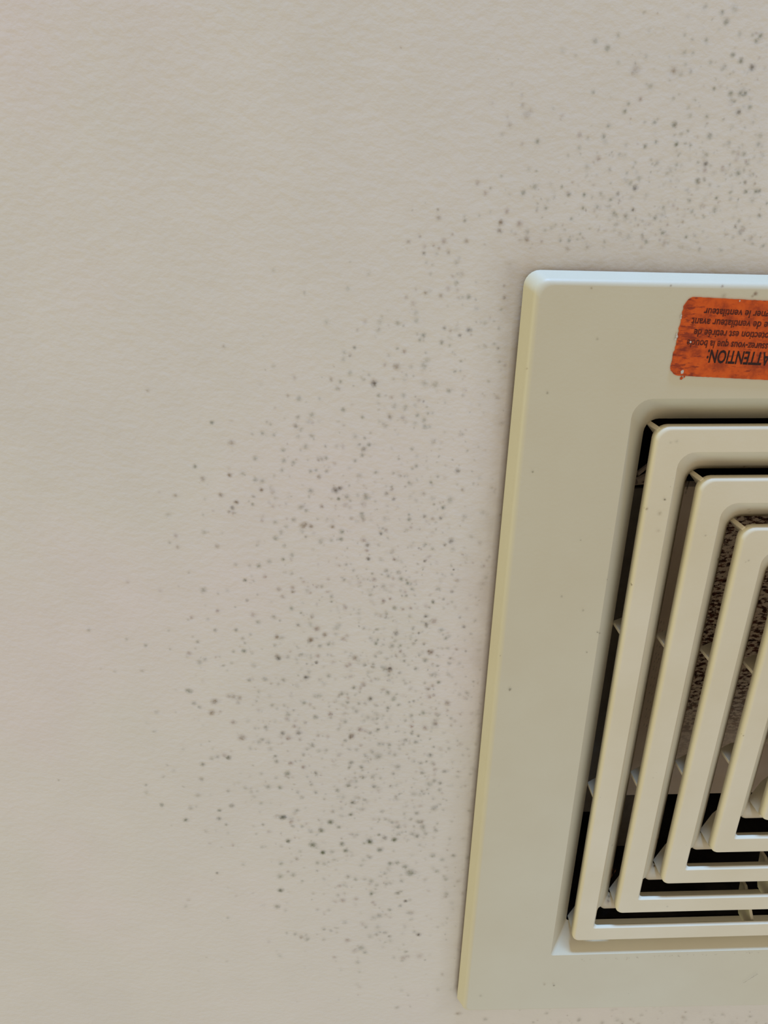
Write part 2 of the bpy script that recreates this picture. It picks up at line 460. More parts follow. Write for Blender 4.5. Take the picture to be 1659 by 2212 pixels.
# colonies read off the photograph: crop origin x, y, crop scale, then (x, y, radius, strength, colour)
MAPS = [
    (350, 850, 4.1475, [
        (620, 440, 34, .42, T), (295, 655, 24, .5, G), (365, 765, 30, .45, T), (605, 730, 24, .75, T), (722, 715, 30, .2, G),
        (835, 770, 28, .42, G), (890, 862, 24, .8, T), (1085, 505, 24, .5, G), (1090, 598, 26, .42, G), (1075, 683, 22, .36, G),
        (1178, 618, 24, .42, G), (835, 578, 26, .45, G), (900, 352, 22, .42, G), (1005, 370, 20, .38, Y_), (810, 358, 18, .3, Y_),
        (940, 250, 18, .25, Y_), (1345, 190, 28, .42, G), (1340, 375, 26, .45, G), (1290, 470, 26, .48, G), (1470, 575, 24, .6, G),
        (1220, 380, 24, .3, G), (1245, 320, 26, .3, G), (1200, 293, 26, .32, Y_), (1218, 212, 24, .35, Y_), (1330, 695, 24, .35, G),
        (1380, 685, 20, .35, G), (1405, 748, 24, .48, T), (1330, 870, 26, .4, G), (1555, 865, 34, .7, D), (1595, 848, 22, .7, D),
        (1582, 942, 18, .5, G), (1430, 1010, 22, .6, T), (1295, 1045, 24, .4, G), (1265, 1182, 34, .62, T), (1290, 1165, 22, .5, T),
        (1335, 1188, 22, .7, T), (1528, 1190, 24, .65, T), (1610, 1235, 26, .55, G), (1605, 1300, 24, .65, G), (1520, 1310, 24, .35, G),
        (1425, 1328, 24, .35, Y_), (1115, 1188, 24, .4, G), (1015, 1145, 24, .45, G), (900, 1132, 22, .4, R_), (995, 1005, 20, .35, R_),
        (810, 993, 20, .4, G), (665, 972, 26, .6, T), (630, 1022, 24, .55, D), (600, 1058, 20, .4, T), (640, 1070, 22, .35, T),
        (525, 908, 26, .55, T), (120, 912, 26, .38, T), (385, 945, 18, .22, Y_), (370, 1085, 16, .25, G), (380, 1240, 28, .28, G),
        (125, 1272, 24, .38, R_), (70, 1332, 20, .3, Y_), (495, 1365, 26, .42, T), (1018, 1292, 28, .48, G), (1095, 1360, 24, .36, G),
        (1165, 1445, 24, .45, G), (1087, 1482, 20, .6, G), (963, 1500, 26, .32, G), (867, 1540, 24, .6, G), (785, 1535, 20, .35, Y_),
        (663, 1525, 22, .35, Y_), (1160, 1605, 22, .35, Y_), (925, 1635, 22, .55, R_), (742, 1672, 22, .65, G), (370, 1760, 34, .38, G),
        (1045, 1750, 24, .45, T), (1170, 1735, 24, .35, R_), (1172, 1772, 24, .6, T), (1080, 1820, 24, .38, T), (855, 1797, 16, .3, Y_),
        (762, 1850, 18, .55, D), (500, 1945, 22, .5, R_), (268, 2003, 22, .42, R_), (815, 1980, 34, .3, R_), (862, 2045, 28, .4, G),
        (1057, 2030, 16, .4, Y_), (1160, 1922, 26, .48, G), (1245, 1960, 18, .4, Y_), (1345, 1997, 22, .55, T), (1520, 1812, 22, .5, Y_),
        (1520, 1857, 18, .5, Y_), (1430, 1722, 22, .38, Y_), (1330, 1778, 18, .42, R_), (1270, 1678, 20, .32, R_), (1490, 1660, 18, .38, R_),
        (1220, 2065, 20, .6, D), (1000, 2000, 30, .3, Y_), (445, 262, 24, .32, G), (1225, 45, 30, .32, G), (1620, 145, 24, .5, G),
        (450, 260, 20, .3, G), (150, 1725, 14, .15, Y_), (410, 2020, 22, .2, Y_), (460, 1050, 18, .2, R_), (540, 1250, 18, .15, Y_)]),
    (700, 850, 4.1475, [
        (490, 15, 24, .5, G), (710, 15, 28, .35, G), (730, 120, 26, .35, G), (632, 105, 34, .2, Y_), (890, 68, 14, .5, D),
        (345, 208, 20, .5, G), (835, 195, 20, .5, G), (930, 175, 18, .35, G), (970, 172, 18, .35, G), (895, 235, 26, .45, G),
        (905, 293, 26, .45, G), (945, 292, 20, .35, G), (815, 262, 28, .22, G), (355, 492, 28, .7, D), (402, 458, 22, .6, G),
        (318, 457, 16, .45, Y_), (362, 397, 16, .38, Y_), (342, 550, 24, .4, G), (278, 600, 24, .38, G), (315, 730, 28, .25, Y_),
        (790, 495, 22, .4, G), (670, 585, 16, .35, Y_), (825, 647, 20, .45, G), (790, 670, 20, .35, G), (620, 712, 18, .35, Y_),
        (722, 738, 14, .4, Y_), (1020, 742, 18, .45, Y_), (1195, 690, 26, .6, D), (955, 793, 18, .55, G), (760, 795, 18, .45, G),
        (1240, 858, 22, .5, T), (605, 832, 20, .38, G), (560, 892, 24, .5, D), (625, 940, 20, .75, D), (895, 893, 22, .45, T),
        (370, 898, 22, .45, G), (208, 920, 24, .5, G), (130, 942, 18, .45, G), (235, 962, 16, .35, Y_), (1128, 952, 40, .25, G),
        (1065, 1022, 22, .65, G), (985, 992, 16, .4, Y_), (340, 1075, 24, .5, G), (250, 1118, 18, .38, R_), (762, 1082, 18, .45, G),
        (758, 1125, 22, .45, G), (900, 1098, 20, .6, D), (1043, 1115, 20, .65, D), (972, 1120, 22, .42, T), (540, 1112, 18, .3, Y_),
        (780, 1195, 20, .35, R_), (555, 1222, 22, .6, T), (510, 1250, 20, .75, D), (1138, 1318, 30, .7, D), (1082, 1350, 18, .65, D),
        (905, 1348, 22, .45, G), (968, 1385, 20, .48, G), (388, 1352, 26, .65, D), (350, 1305, 26, .35, R_), (490, 1350, 18, .4, Y_),
        (848, 1385, 12, .5, D), (1150, 1395, 26, .22, G), (382, 1408, 22, .35, R_), (398, 1480, 22, .8, D), (628, 1485, 20, .55, R_),
        (900, 1500, 16, .8, D), (1160, 1575, 12, .8, D), (558, 1585, 24, .5, Y_), (665, 1600, 24, .45, Y_), (432, 1610, 18, .4, Y_),
        (265, 1580, 20, .35, Y_), (200, 1530, 20, .38, Y_), (620, 1655, 20, .5, R_), (690, 1655, 26, .5, G), (748, 1695, 24, .6, G),
        (735, 1665, 14, .5, Y_), (1190, 1670, 26, .4, T), (450, 1725, 18, .55, D), (535, 1715, 24, .3, Y_), (790, 1745, 24, .45, G),
        (1145, 1768, 22, .5, D), (415, 1795, 22, .5, Y_), (735, 1803, 18, .65, Y_), (698, 1812, 14, .4, Y_), (592, 1838, 18, .5, R_),
        (535, 1857, 22, .6, R_), (975, 1868, 20, .7, G), (1070, 1840, 18, .42, Y_), (945, 1915, 14, .5, Y_), (630, 1920, 26, .5, G),
        (708, 1930, 18, .55, R_), (775, 1922, 18, .55, R_), (908, 1993, 20, .7, D), (985, 2035, 32, .5, R_), (915, 2060, 22, .7, D),
        (560, 1970, 18, .4, Y_), (550, 2003, 16, .4, Y_), (768, 1990, 22, .3, Y_), (190, 1920, 22, .4, R_), (310, 1965, 24, .25, Y_),
        (1240, 362, 18, .35, Y_), (975, 425, 22, .25, Y_), (1390, 1330, 28, .3, T), (1215, 1998, 18, .4, D)]),
    (300, 1350, 4.1475, [
        (60, 178, 22, .3, Y_), (285, 207, 16, .3, Y_), (685, 45, 22, .42, Y_), (868, 42, 24, .42, Y_), (525, 150, 22, .38, Y_),
        (930, 120, 24, .28, Y_), (485, 103, 18, .2, Y_), (508, 208, 14, .3, Y_), (453, 253, 28, .38, R_), (943, 230, 24, .75, G),
        (850, 235, 20, .35, Y_), (1015, 248, 18, .32, Y_), (595, 303, 24, .35, Y_), (545, 330, 34, .32, Y_), (832, 335, 22, .25, Y_),
        (1030, 358, 28, .28, Y_), (1238, 102, 26, .7, T), (1220, 177, 22, .38, Y_), (1250, 293, 28, .85, D), (1335, 280, 24, .42, Y_),
        (1358, 230, 20, .3, R_), (1540, 128, 26, .6, T), (1600, 27, 28, .62, R_), (1620, 180, 22, .38, Y_), (1605, 268, 26, .5, R_),
        (1590, 335, 20, .65, D), (1460, 265, 26, .3, Y_), (1495, 470, 26, .75, D), (1130, 483, 30, .4, Y_), (988, 493, 22, .5, Y_),
        (1297, 490, 26, .38, Y_), (1250, 527, 20, .3, Y_), (458, 592, 30, .55, G), (495, 698, 24, .42, Y_), (545, 732, 22, .5, Y_),
        (678, 682, 34, .62, T), (655, 782, 32, .7, T), (805, 635, 26, .42, T), (850, 640, 28, .45, T), (905, 648, 24, .45, T),
        (890, 690, 26, .32, T), (1075, 592, 20, .35, Y_), (1055, 675, 18, .32, Y_), (1480, 688, 26, .55, G), (1195, 712, 22, .38, Y_),
        (1240, 740, 18, .3, Y_), (1303, 712, 20, .35, Y_), (1330, 778, 24, .35, Y_), (1383, 762, 18, .38, Y_), (160, 782, 28, .22, Y_),
        (845, 870, 30, .38, R_), (1583, 825, 28, .48, G), (1323, 838, 26, .32, R_), (1492, 872, 22, .4, T), (1393, 905, 24, .5, R_),
        (1138, 915, 26, .5, Y_), (1043, 922, 18, .35, Y_), (925, 1008, 38, .55, T), (1288, 965, 26, .65, D), (1432, 963, 28, .7, D),
        (1340, 1010, 30, .55, R_), (1105, 1018, 24, .4, Y_), (1078, 1045, 26, .35, Y_), (1445, 1020, 22, .35, T), (1168, 1045, 26, .22, Y_),
        (998, 1098, 24, .32, Y_), (1180, 1103, 28, .25, Y_), (402, 1105, 20, .18, Y_), (655, 1187, 24, .38, Y_), (708, 1172, 24, .42, Y_),
        (765, 1155, 26, .38, R_), (800, 1188, 28, .5, Y_), (572, 1248, 28, .42, Y_), (255, 1255, 18, .2, Y_), (1222, 1175, 20, .48, Y_),
        (1235, 1222, 24, .4, Y_), (1362, 1235, 26, .65, R_), (1475, 1272, 24, .6, R_), (1332, 1328, 28, .72, G), (1230, 1365, 22, .25, Y_),
        (562, 1378, 26, .32, Y_), (65, 1432, 22, .15, Y_), (1158, 1445, 28, .5, Y_), (1265, 1452, 24, .6, G), (957, 1455, 24, .3, Y_),
        (803, 1483, 22, .4, Y_), (530, 1520, 30, .26, Y_), (1032, 1532, 26, .22, Y_), (1062, 1480, 20, .22, Y_), (1425, 1492, 22, .4, Y_),
        (1545, 1420, 22, .45, Y_), (1587, 1492, 22, .5, Y_), (208, 1610, 22, .3, Y_), (468, 1630, 26, .45, Y_), (830, 1620, 32, .4, Y_),
        (722, 1660, 22, .5, G), (718, 1732, 26, .52, Y_), (420, 1745, 26, .6, G), (782, 1785, 20, .38, Y_), (1288, 1722, 34, .45, Y_),
        (1420, 1657, 22, .4, Y_), (1112, 1785, 18, .25, Y_), (1338, 1932, 24, .55, Y_), (1555, 1965, 36, .42, G), (800, 1860, 24, .15, Y_)]),
    (650, 1350, 4.1475, [
        (212, 85, 28, .7, T), (92, 128, 28, .6, T), (325, 22, 26, .42, G), (385, 118, 24, .5, R_), (245, 167, 22, .48, G), (172, 182, 20, .35, Y_),
        (852, 70, 28, .7, D), (672, 158, 24, .6, G), (690, 125, 16, .5, G), (625, 110, 20, .4, Y_), (815, 180, 26, .55, Y_), (890, 175, 18, .6, G),
        (892, 235, 22, .4, R_), (1058, 72, 14, .65, D), (1030, 138, 16, .55, Y_), (1010, 165, 20, .42, Y_), (1100, 172, 14, .55, Y_),
        (1160, 243, 32, .72, T), (1145, 232, 14, .7, T), (1298, 118, 22, .45, G), (1395, 215, 18, .48, T), (1475, 232, 14, .6, D), (1460, 15, 22, .5, D),
        (1123, 8, 20, .6, D), (1003, 28, 20, .4, Y_), (715, 243, 24, .32, Y_), (487, 292, 30, .55, T), (440, 347, 22, .45, R_), (410, 362, 24, .48, R_),
        (572, 352, 22, .7, Y_), (648, 342, 18, .5, Y_), (650, 370, 22, .42, Y_), (725, 370, 18, .32, Y_), (795, 402, 28, .62, T), (785, 440, 24, .4, Y_),
        (925, 322, 20, .45, Y_), (1115, 318, 26, .42, G), (1225, 365, 18, .45, Y_), (1030, 388, 24, .45, Y_), (1328, 342, 22, .4, Y_), (1172, 450, 20, .38, Y_),
        (885, 425, 20, .35, Y_), (1232, 510, 22, .75, G), (1180, 540, 22, .45, R_), (1140, 570, 26, .5, T), (1110, 515, 18, .35, Y_), (938, 518, 22, .32, Y_),
        (560, 527, 28, .45, R_), (475, 557, 24, .55, Y_), (250, 450, 26, .45, Y_), (368, 608, 26, .48, Y_), (415, 615, 18, .38, Y_), (422, 645, 20, .42, R_),
        (417, 685, 22, .62, Y_), (620, 655, 26, .75, D), (518, 692, 22, .48, Y_), (828, 655, 26, .62, G), (1150, 635, 26, .5, R_), (1190, 628, 18, .5, R_),
        (1010, 682, 18, .48, Y_), (970, 690, 16, .42, Y_), (1310, 697, 32, .5, T), (875, 715, 22, .38, Y_), (778, 740, 22, .52, Y_), (775, 768, 18, .32, Y_),
        (670, 718, 20, .28, Y_), (495, 768, 28, .38, Y_), (263, 795, 26, .6, R_), (268, 827, 18, .4, Y_), (1095, 783, 26, .5, G), (990, 808, 22, .5, Y_),
        (1225, 803, 20, .42, Y_), (935, 850, 20, .42, Y_), (1345, 830, 20, .4, Y_), (683, 830, 22, .45, Y_), (600, 822, 26, .28, Y_), (738, 805, 18, .3, Y_),
        (395, 860, 24, .48, Y_), (768, 908, 22, .55, Y_), (992, 898, 24, .62, R_), (1110, 912, 28, .6, R_), (1210, 888, 22, .5, R_), (692, 935, 20, .48, Y_),
        (530, 935, 32, .5, R_), (620, 965, 22, .4, Y_), (453, 995, 34, .68, T), (397, 1033, 22, .5, Y_), (995, 968, 22, .48, Y_), (1053, 990, 18, .55, Y_),
        (937, 1027, 22, .6, Y_), (1028, 1045, 24, .55, Y_), (915, 1065, 20, .42, Y_), (792, 1068, 24, .5, Y_), (700, 1062, 26, .4, Y_), (735, 1062, 20, .42, Y_),
        (1185, 1088, 18, .32, Y_), (1325, 1100, 20, .45, Y_), (885, 1102, 20, .35, Y_), (228, 1113, 24, .3, Y_), (640, 1130, 26, .42, Y_), (580, 1165, 24, .35, Y_),
        (690, 1170, 40, .45, Y_), (790, 1140, 24, .3, Y_), (840, 1152, 26, .32, Y_), (1155, 1165, 28, .62, Y_), (1075, 1235, 24, .38, Y_), (1125, 1220, 16, .38, Y_),
        (450, 1232, 28, .5, Y_), (540, 1270, 24, .6, Y_), (1193, 1245, 22, .38, R_), (1200, 1290, 24, .42, R_), (1285, 1308, 24, .52, Y_), (865, 1268, 32, .38, Y_),
        (1090, 1320, 24, .5, Y_), (828, 1328, 22, .45, Y_), (555, 1360, 30, .5, Y_), (640, 1357, 24, .4, Y_), (712, 1365, 18, .35, Y_), (1195, 1388, 26, .5, Y_),
        (1245, 1410, 22, .5, Y_), (653, 1440, 28, .52, Y_), (420, 1432, 26, .58, Y_), (328, 1475, 26, .5, Y_), (1010, 1507, 28, .4, Y_), (1100, 1502, 22, .35, Y_),
        (1080, 1475, 22, .28, Y_), (1185, 1545, 20, .35, Y_), (570, 1565, 20, .42, Y_), (465, 1590, 30, .58, Y_), (1190, 1640, 34, .42, Y_), (445, 1698, 22, .6, G),
        (725, 1670, 24, .32, Y_), (1035, 1683, 28, .42, Y_), (985, 1738, 22, .38, Y_), (1057, 1760, 26, .55, Y_), (820, 1765, 22, .5, Y_), (757, 1735, 20, .35, Y_),
        (875, 1805, 24, .5, Y_), (1090, 1805, 32, .45, Y_), (1210, 1838, 24, .45, Y_), (1118, 1865, 22, .45, Y_), (1040, 1885, 30, .55, Y_), (1000, 1865, 24, .4, Y_),
        (872, 1865, 24, .4, Y_), (837, 1917, 28, .65, G), (617, 1937, 30, .7, G), (565, 1945, 20, .45, G), (370, 1960, 24, .45, G), (268, 1760, 26, .45, G),
        (185, 1835, 28, .48, G), (400, 2018, 24, .4, G), (198, 2035, 26, .7, G), (705, 2012, 28, .4, G), (697, 1875, 18, .4, G)]),
    (500, 1750, 3.318, [
        (365, 50, 24, .5, Y_), (228, 102, 14, .3, Y_), (712, 82, 24, .6, G), (770, 118, 18, .5, Y_), (642, 142, 22, .45, G), (438, 113, 16, .3, Y_),
        (507, 113, 18, .42, Y_), (407, 218, 20, .55, G), (580, 243, 26, .5, G), (655, 300, 20, .72, G), (720, 293, 20, .42, G), (493, 290, 18, .3, G),
        (618, 373, 20, .5, G), (667, 378, 20, .38, G), (470, 340, 16, .25, G), (355, 375, 22, .48, G), (85, 382, 20, .3, Y_), (350, 468, 26, .5, G),
        (443, 455, 22, .48, G), (405, 440, 18, .25, T), (352, 573, 26, .62, G), (328, 690, 26, .42, G), (615, 432, 14, .35, Y_), (792, 238, 20, .5, G),
        (820, 288, 22, .4, G), (990, 222, 24, .65, G), (1058, 175, 14, .5, G), (1167, 207, 20, .6, G), (1062, 285, 20, .42, G), (1135, 378, 20, .6, G),
        (1190, 372, 20, .6, G), (1245, 400, 24, .5, G), (1280, 443, 38, .65, G), (1100, 448, 18, .42, Y_), (1220, 503, 20, .5, Y_), (890, 490, 18, .5, G),
        (1002, 503, 22, .48, G), (1042, 530, 20, .35, G), (1108, 522, 18, .4, Y_), (835, 472, 24, .3, Y_), (955, 488, 20, .3, Y_), (1003, 588, 20, .75, G),
        (1188, 595, 20, .5, G), (1215, 580, 14, .35, G), (1247, 650, 18, .65, D), (1210, 685, 18, .4, Y_), (1133, 713, 18, .5, G), (1060, 753, 26, .38, Y_),
        (763, 607, 18, .3, Y_), (797, 645, 24, .4, R_), (747, 655, 16, .28, R_), (895, 632, 22, .3, R_), (617, 710, 16, .28, Y_), (697, 713, 18, .22, Y_),
        (662, 848, 18, .4, Y_), (662, 923, 16, .3, Y_), (458, 883, 18, .38, Y_), (502, 905, 22, .5, T), (540, 922, 18, .42, Y_), (535, 888, 14, .3, Y_),
        (940, 808, 22, .25, R_), (963, 832, 16, .45, Y_), (1050, 830, 22, .25, Y_), (1040, 882, 18, .4, Y_), (992, 895, 24, .3, Y_), (1098, 878, 20, .35, Y_),
        (1132, 903, 16, .42, Y_), (830, 930, 26, .32, R_), (930, 985, 32, .35, G), (957, 1017, 22, .35, G), (882, 1005, 30, .22, R_), (737, 1052, 20, .28, R_),
        (903, 1088, 22, .28, Y_), (1340, 890, 18, .85, D), (1310, 868, 18, .3, Y_), (1292, 735, 24, .25, R_), (1230, 1055, 26, .35, R_), (1262, 1042, 18, .35, R_),
        (1165, 1052, 18, .25, Y_), (1350, 1040, 32, .22, R_), (1218, 1285, 18, .2, Y_), (1478, 1280, 20, .2, Y_), (918, 1152, 14, .28, Y_), (785, 1137, 18, .15, Y_),
        (1540, 590, 20, .45, G), (1535, 487, 20, .42, G), (1440, 322, 22, .45, G), (1510, 345, 22, .35, G), (1470, 437, 24, .3, G), (1590, 325, 20, .38, G)]),
    (1050, 0, 2.724, [
        (1388, 75, 17, .45, G), (1412, 128, 22, .48, G), (1460, 50, 24, .25, G), (1490, 200, 18, .25, G), (1612, 212, 19, .5, G), (1587, 245, 17, .42, G),
        (1292, 237, 15, .4, G), (1165, 208, 15, .25, G), (775, 210, 16, .35, G), (642, 243, 19, .35, G), (712, 285, 18, .55, G), (450, 300, 20, .18, G),
        (525, 328, 15, .15, G), (775, 372, 16, .22, G), (938, 335, 16, .22, G), (1160, 317, 15, .38, G), (1212, 315, 14, .4, G), (880, 415, 30, .34, T),
        (858, 435, 14, .3, T), (1100, 420, 22, .55, T), (1140, 440, 19, .28, G), (1450, 325, 18, .5, G), (1497, 360, 18, .55, G), (1563, 398, 20, .72, D),
        (1320, 368, 15, .25, G), (1390, 405, 17, .25, G), (1170, 380, 15, .18, G), (965, 512, 20, .3, G), (628, 543, 15, .42, G), (1338, 522, 14, .48, G),
        (1437, 552, 18, .5, G), (1492, 550, 16, .5, G), (1522, 552, 16, .6, G), (1440, 590, 14, .35, G), (905, 585, 15, .5, R_), (835, 612, 13, .52, G),
        (812, 658, 15, .68, G), (1098, 580, 13, .38, G), (1225, 592, 12, .3, G), (1185, 635, 14, .3, G), (1480, 662, 17, .72, D), (1545, 632, 16, .5, G),
        (1292, 688, 15, .45, G), (1195, 685, 18, .28, G), (990, 720, 15, .48, G), (932, 718, 12, .3, G), (1107, 733, 18, .62, G), (720, 740, 15, .4, G),
        (548, 795, 18, .35, R_), (690, 803, 16, .45, G), (598, 815, 13, .3, G), (300, 832, 17, .48, G), (210, 847, 13, .28, R_), (138, 735, 18, .3, T),
        (215, 620, 17, .35, T), (235, 675, 26, .26, T), (262, 655, 18, .2, T), (150, 500, 13, .2, T), (125, 690, 13, .2, T), (35, 610, 15, .16, T),
        (208, 560, 13, .2, T), (445, 680, 18, .18, R_), (390, 640, 13, .2, G), (545, 870, 15, .32, G), (658, 935, 16, .6, R_), (780, 910, 14, .32, G),
        (820, 855, 15, .3, G), (935, 862, 16, .45, G), (1000, 835, 14, .3, G), (1118, 848, 16, .65, G), (1200, 855, 13, .35, G), (1145, 790, 13, .4, G),
        (1185, 772, 12, .35, G), (1312, 805, 20, .42, G), (1425, 842, 16, .4, G), (1600, 850, 18, .4, G), (1610, 800, 20, .25, G), (1135, 905, 14, .3, G),
        (875, 958, 14, .3, G), (592, 985, 22, .24, G), (1118, 970, 14, .4, G), (1243, 957, 12, .38, G), (1288, 965, 16, .72, D), (1292, 912, 18, .28, G),
        (1510, 908, 18, .42, G), (1535, 965, 14, .4, G), (250, 995, 16, .2, G), (825, 1020, 12, .42, G), (1058, 1023, 14, .38, G), (1475, 1022, 18, .55, G),
        (1242, 1062, 18, .5, G), (1285, 1058, 14, .3, G), (1522, 1070, 13, .42, G), (875, 1107, 18, .88, D), (775, 1140, 15, .5, D), (576, 1147, 15, .58, G),
        (483, 1147, 14, .48, G), (445, 1100, 12, .4, G), (285, 1100, 19, .4, G), (215, 1137, 16, .35, G), (88, 1037, 13, .3, G), (400, 1158, 12, .25, G),
        (670, 1140, 13, .4, G), (728, 1177, 13, .4, G), (350, 1225, 15, .45, G), (567, 1225, 13, .5, G), (650, 1217, 15, .45, G), (860, 1235, 13, .68, D),
        (750, 1250, 13, .4, G), (720, 1220, 14, .3, G), (1040, 1220, 13, .5, G), (1205, 1245, 15, .5, G), (1118, 1230, 11, .35, R_), (1195, 1180, 14, .4, G),
        (1355, 1165, 14, .42, G), (1437, 1130, 14, .38, G), (1437, 1170, 14, .3, G), (1525, 1130, 13, .48, G), (1585, 1128, 15, .5, G), (823, 1275, 16, .5, G),
        (993, 1283, 16, .5, G), (500, 1288, 13, .38, G), (1155, 1308, 12, .5, T), (1065, 1322, 11, .4, R_), (1605, 1272, 15, .5, G), (1340, 1243, 18, .35, G),
        (85, 1308, 16, .42, T), (75, 1358, 14, .35, T), (195, 1320, 20, .28, R_), (405, 1325, 13, .3, G), (460, 1355, 13, .3, G), (345, 1355, 14, .26, G),
        (550, 1375, 12, .32, G), (783, 1372, 13, .42, T), (1035, 1373, 13, .48, G), (1505, 1352, 22, .4, T), (1487, 1300, 15, .3, G), (485, 1415, 14, .48, G),
        (435, 1415, 14, .32, G), (240, 1410, 18, .34, T), (200, 1412, 14, .26, T), (170, 1375, 14, .2, R_), (940, 1422, 16, .42, G), (1175, 1395, 14, .42, G),
        (1020, 1412, 11, .3, R_), (340, 1517, 13, .4, D), (393, 1522, 13, .42, D), (630, 1543, 13, .4, G), (1045, 1538, 11, .5, D), (910, 1535, 11, .4, G),
        (980, 1537, 11, .35, G), (885, 1500, 11, .32, G), (1435, 1510, 11, .4, G), (300, 1530, 22, .3, T), (265, 1560, 22, .3, T)]),
    (700, 380, 3.687, [
        (398, 1652, 28, .82, D), (318, 1622, 16, .4, G), (105, 1690, 20, .35, G), (130, 1637, 18, .4, G), (575, 1515, 32, .55, T), (484, 1500, 20, .35, R_),
        (358, 1582, 16, .28, Y_), (795, 1510, 32, .38, G), (820, 1465, 26, .25, G), (690, 1520, 20, .28, Y_), (655, 1582, 16, .3, Y_), (712, 1590, 14, .3, Y_),
        (800, 1648, 32, .3, G), (885, 1660, 32, .45, G), (990, 1710, 20, .4, G), (242, 1367, 18, .42, Y_), (162, 1402, 20, .28, Y_), (637, 1397, 24, .4, R_),
        (810, 1407, 14, .3, Y_), (790, 1270, 24, .5, G), (762, 1305, 18, .35, G), (935, 1325, 20, .5, G), (1000, 1350, 16, .38, G), (958, 1212, 18, .6, D),
        (1005, 1232, 18, .4, T), (1080, 1270, 18, .6, D), (1148, 1228, 22, .6, D), (1170, 1262, 16, .25, R_), (587, 1172, 24, .38, G), (735, 1152, 24, .35, G),
        (732, 1088, 26, .25, G), (460, 1120, 16, .3, Y_), (445, 1160, 28, .2, G), (430, 1230, 26, .26, Y_), (325, 1160, 26, .2, R_), (20, 1165, 26, .3, G),
        (1278, 1172, 22, .35, G), (1385, 1372, 16, .5, D), (1435, 968, 20, .38, T), (1430, 875, 16, .35, T), (1150, 963, 24, .45, G), (1105, 968, 18, .3, G),
        (930, 952, 22, .4, T), (808, 930, 20, .48, T), (655, 967, 20, .28, R_), (710, 1015, 26, .22, R_), (990, 895, 26, .3, R_), (1055, 850, 22, .42, G),
        (1060, 908, 18, .25, R_), (190, 900, 24, .25, G), (1095, 780, 28, .25, T), (795, 615, 18, .6, D), (990, 608, 20, .55, T), (1130, 520, 22, .5, T),
        (955, 520, 26, .4, R_), (762, 482, 16, .45, T), (915, 575, 18, .4, R_), (800, 562, 20, .34, R_), (870, 555, 14, .35, R_), (895, 620, 20, .2, Y_),
        (912, 335, 24, .38, T), (907, 270, 16, .32, T), (1120, 355, 18, .35, Y_), (1220, 55, 24, .3, R_), (1285, 137, 24, .28, R_), (1410, 372, 24, .48, T),
        (1390, 435, 22, .32, T), (1555, 380, 26, .25, R_), (1612, 500, 24, .28, T), (815, 690, 18, .2, Y_), (862, 708, 16, .2, Y_), (845, 780, 20, .22, Y_),
        (1050, 690, 26, .22, Y_), (1075, 655, 18, .22, Y_), (1590, 130, 20, .3, G), (1500, 905, 20, .25, T), (1215, 1055, 24, .18, Y_)]),
    (0, 0, 1.0, [
        (193, 1360, 5, .45, G), (320, 843, 5, .4, T), (277, 1256, 5, .25, R_), (347, 1274, 6, .2, R_), (385, 1180, 5, .4, T), (316, 1392, 5, .3, G),
        (250, 1448, 5, .2, G), (349, 1738, 5, .4, G), (316, 1695, 4, .22, G), (127, 1685, 3, .3, G), (469, 1885, 4, .65, D), (483, 748, 5, .3, T),
        (404, 1490, 6, .3, G), (1620, 2195, 5, .3, Y_), (1180, 2188, 5, .3, Y_), (1250, 2203, 6, .35, Y_), (1385, 2192, 5, .3, Y_), (1475, 2196, 6, .3, T),
        (1560, 2190, 5, .25, Y_), (1300, 2208, 6, .3, Y_), (1095, 935, 4, .7, D), (1094, 948, 3, .6, D)]),
]
OUT = 1.30
for ox, oy, k, lst in MAPS:
    for x, y, r, a, cl in lst:
        u, v = ox + x / k, oy + y / k
        p = bp(u, v, zc)
        if abs(p.x) < OUT and abs(p.y) < OUT + 0.03:
            continue
        q = bp(u + r / k, v, zc)
        spot(p, (q - p).length * 1.4, a * 0.78, cl)


def dens(u, v):
    g = lambda cx, cy, sx, sy: math.exp(-((u - cx) / sx) ** 2 - ((v - cy) / sy) ** 2)
    d = 0.50 * g(880, 1450, 190, 420) + 0.42 * g(800, 1700, 210, 230) + 0.30 * g(790, 1080, 230, 220) + 0.10 * g(600, 1550, 240, 330)
    d += 0.45 * g(1600, 470, 260, 170) + 0.42 * g(1350, 460, 210, 110) + 0.20 * g(1600, 200, 170, 200)
    d += 0.15 * g(1000, 760, 130, 190) + 0.5 * g(1400, 2205, 300, 30) + 0.15 * g(900, 2020, 180, 90)
    return d


made = 0
while made < 2300:
    u, v = random.uniform(200, 1900), random.uniform(-60, 2260)
    if random.random() > dens(u, v) * 1.5:
        continue
    p = bp(u, v, zc)
    if abs(p.x) < OUT and abs(p.y) < OUT + 0.03:
        continue
    made += 1
    r = random.choice((3.4, 4.2, 5.0, 6.0, 7.5)) * random.uniform(0.85, 1.2)
    q = bp(u + r, v, zc)
    a = random.choice((.09, .12, .16, .20, .27)) * random.uniform(0.8, 1.1)
    spot(p, (q - p).length, a, random.choice((G, Y_, Y_, Y_, R_, T)), random.uniform(1, 1.5))
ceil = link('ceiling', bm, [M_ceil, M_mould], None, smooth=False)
ceil['kind'] = 'structure'

# ------------------------------------------------------------------ the grille cover
cover = root('vent_cover', 'cream plastic square ceiling fan grille with nested louvres and an orange warning sticker', 'vent cover')

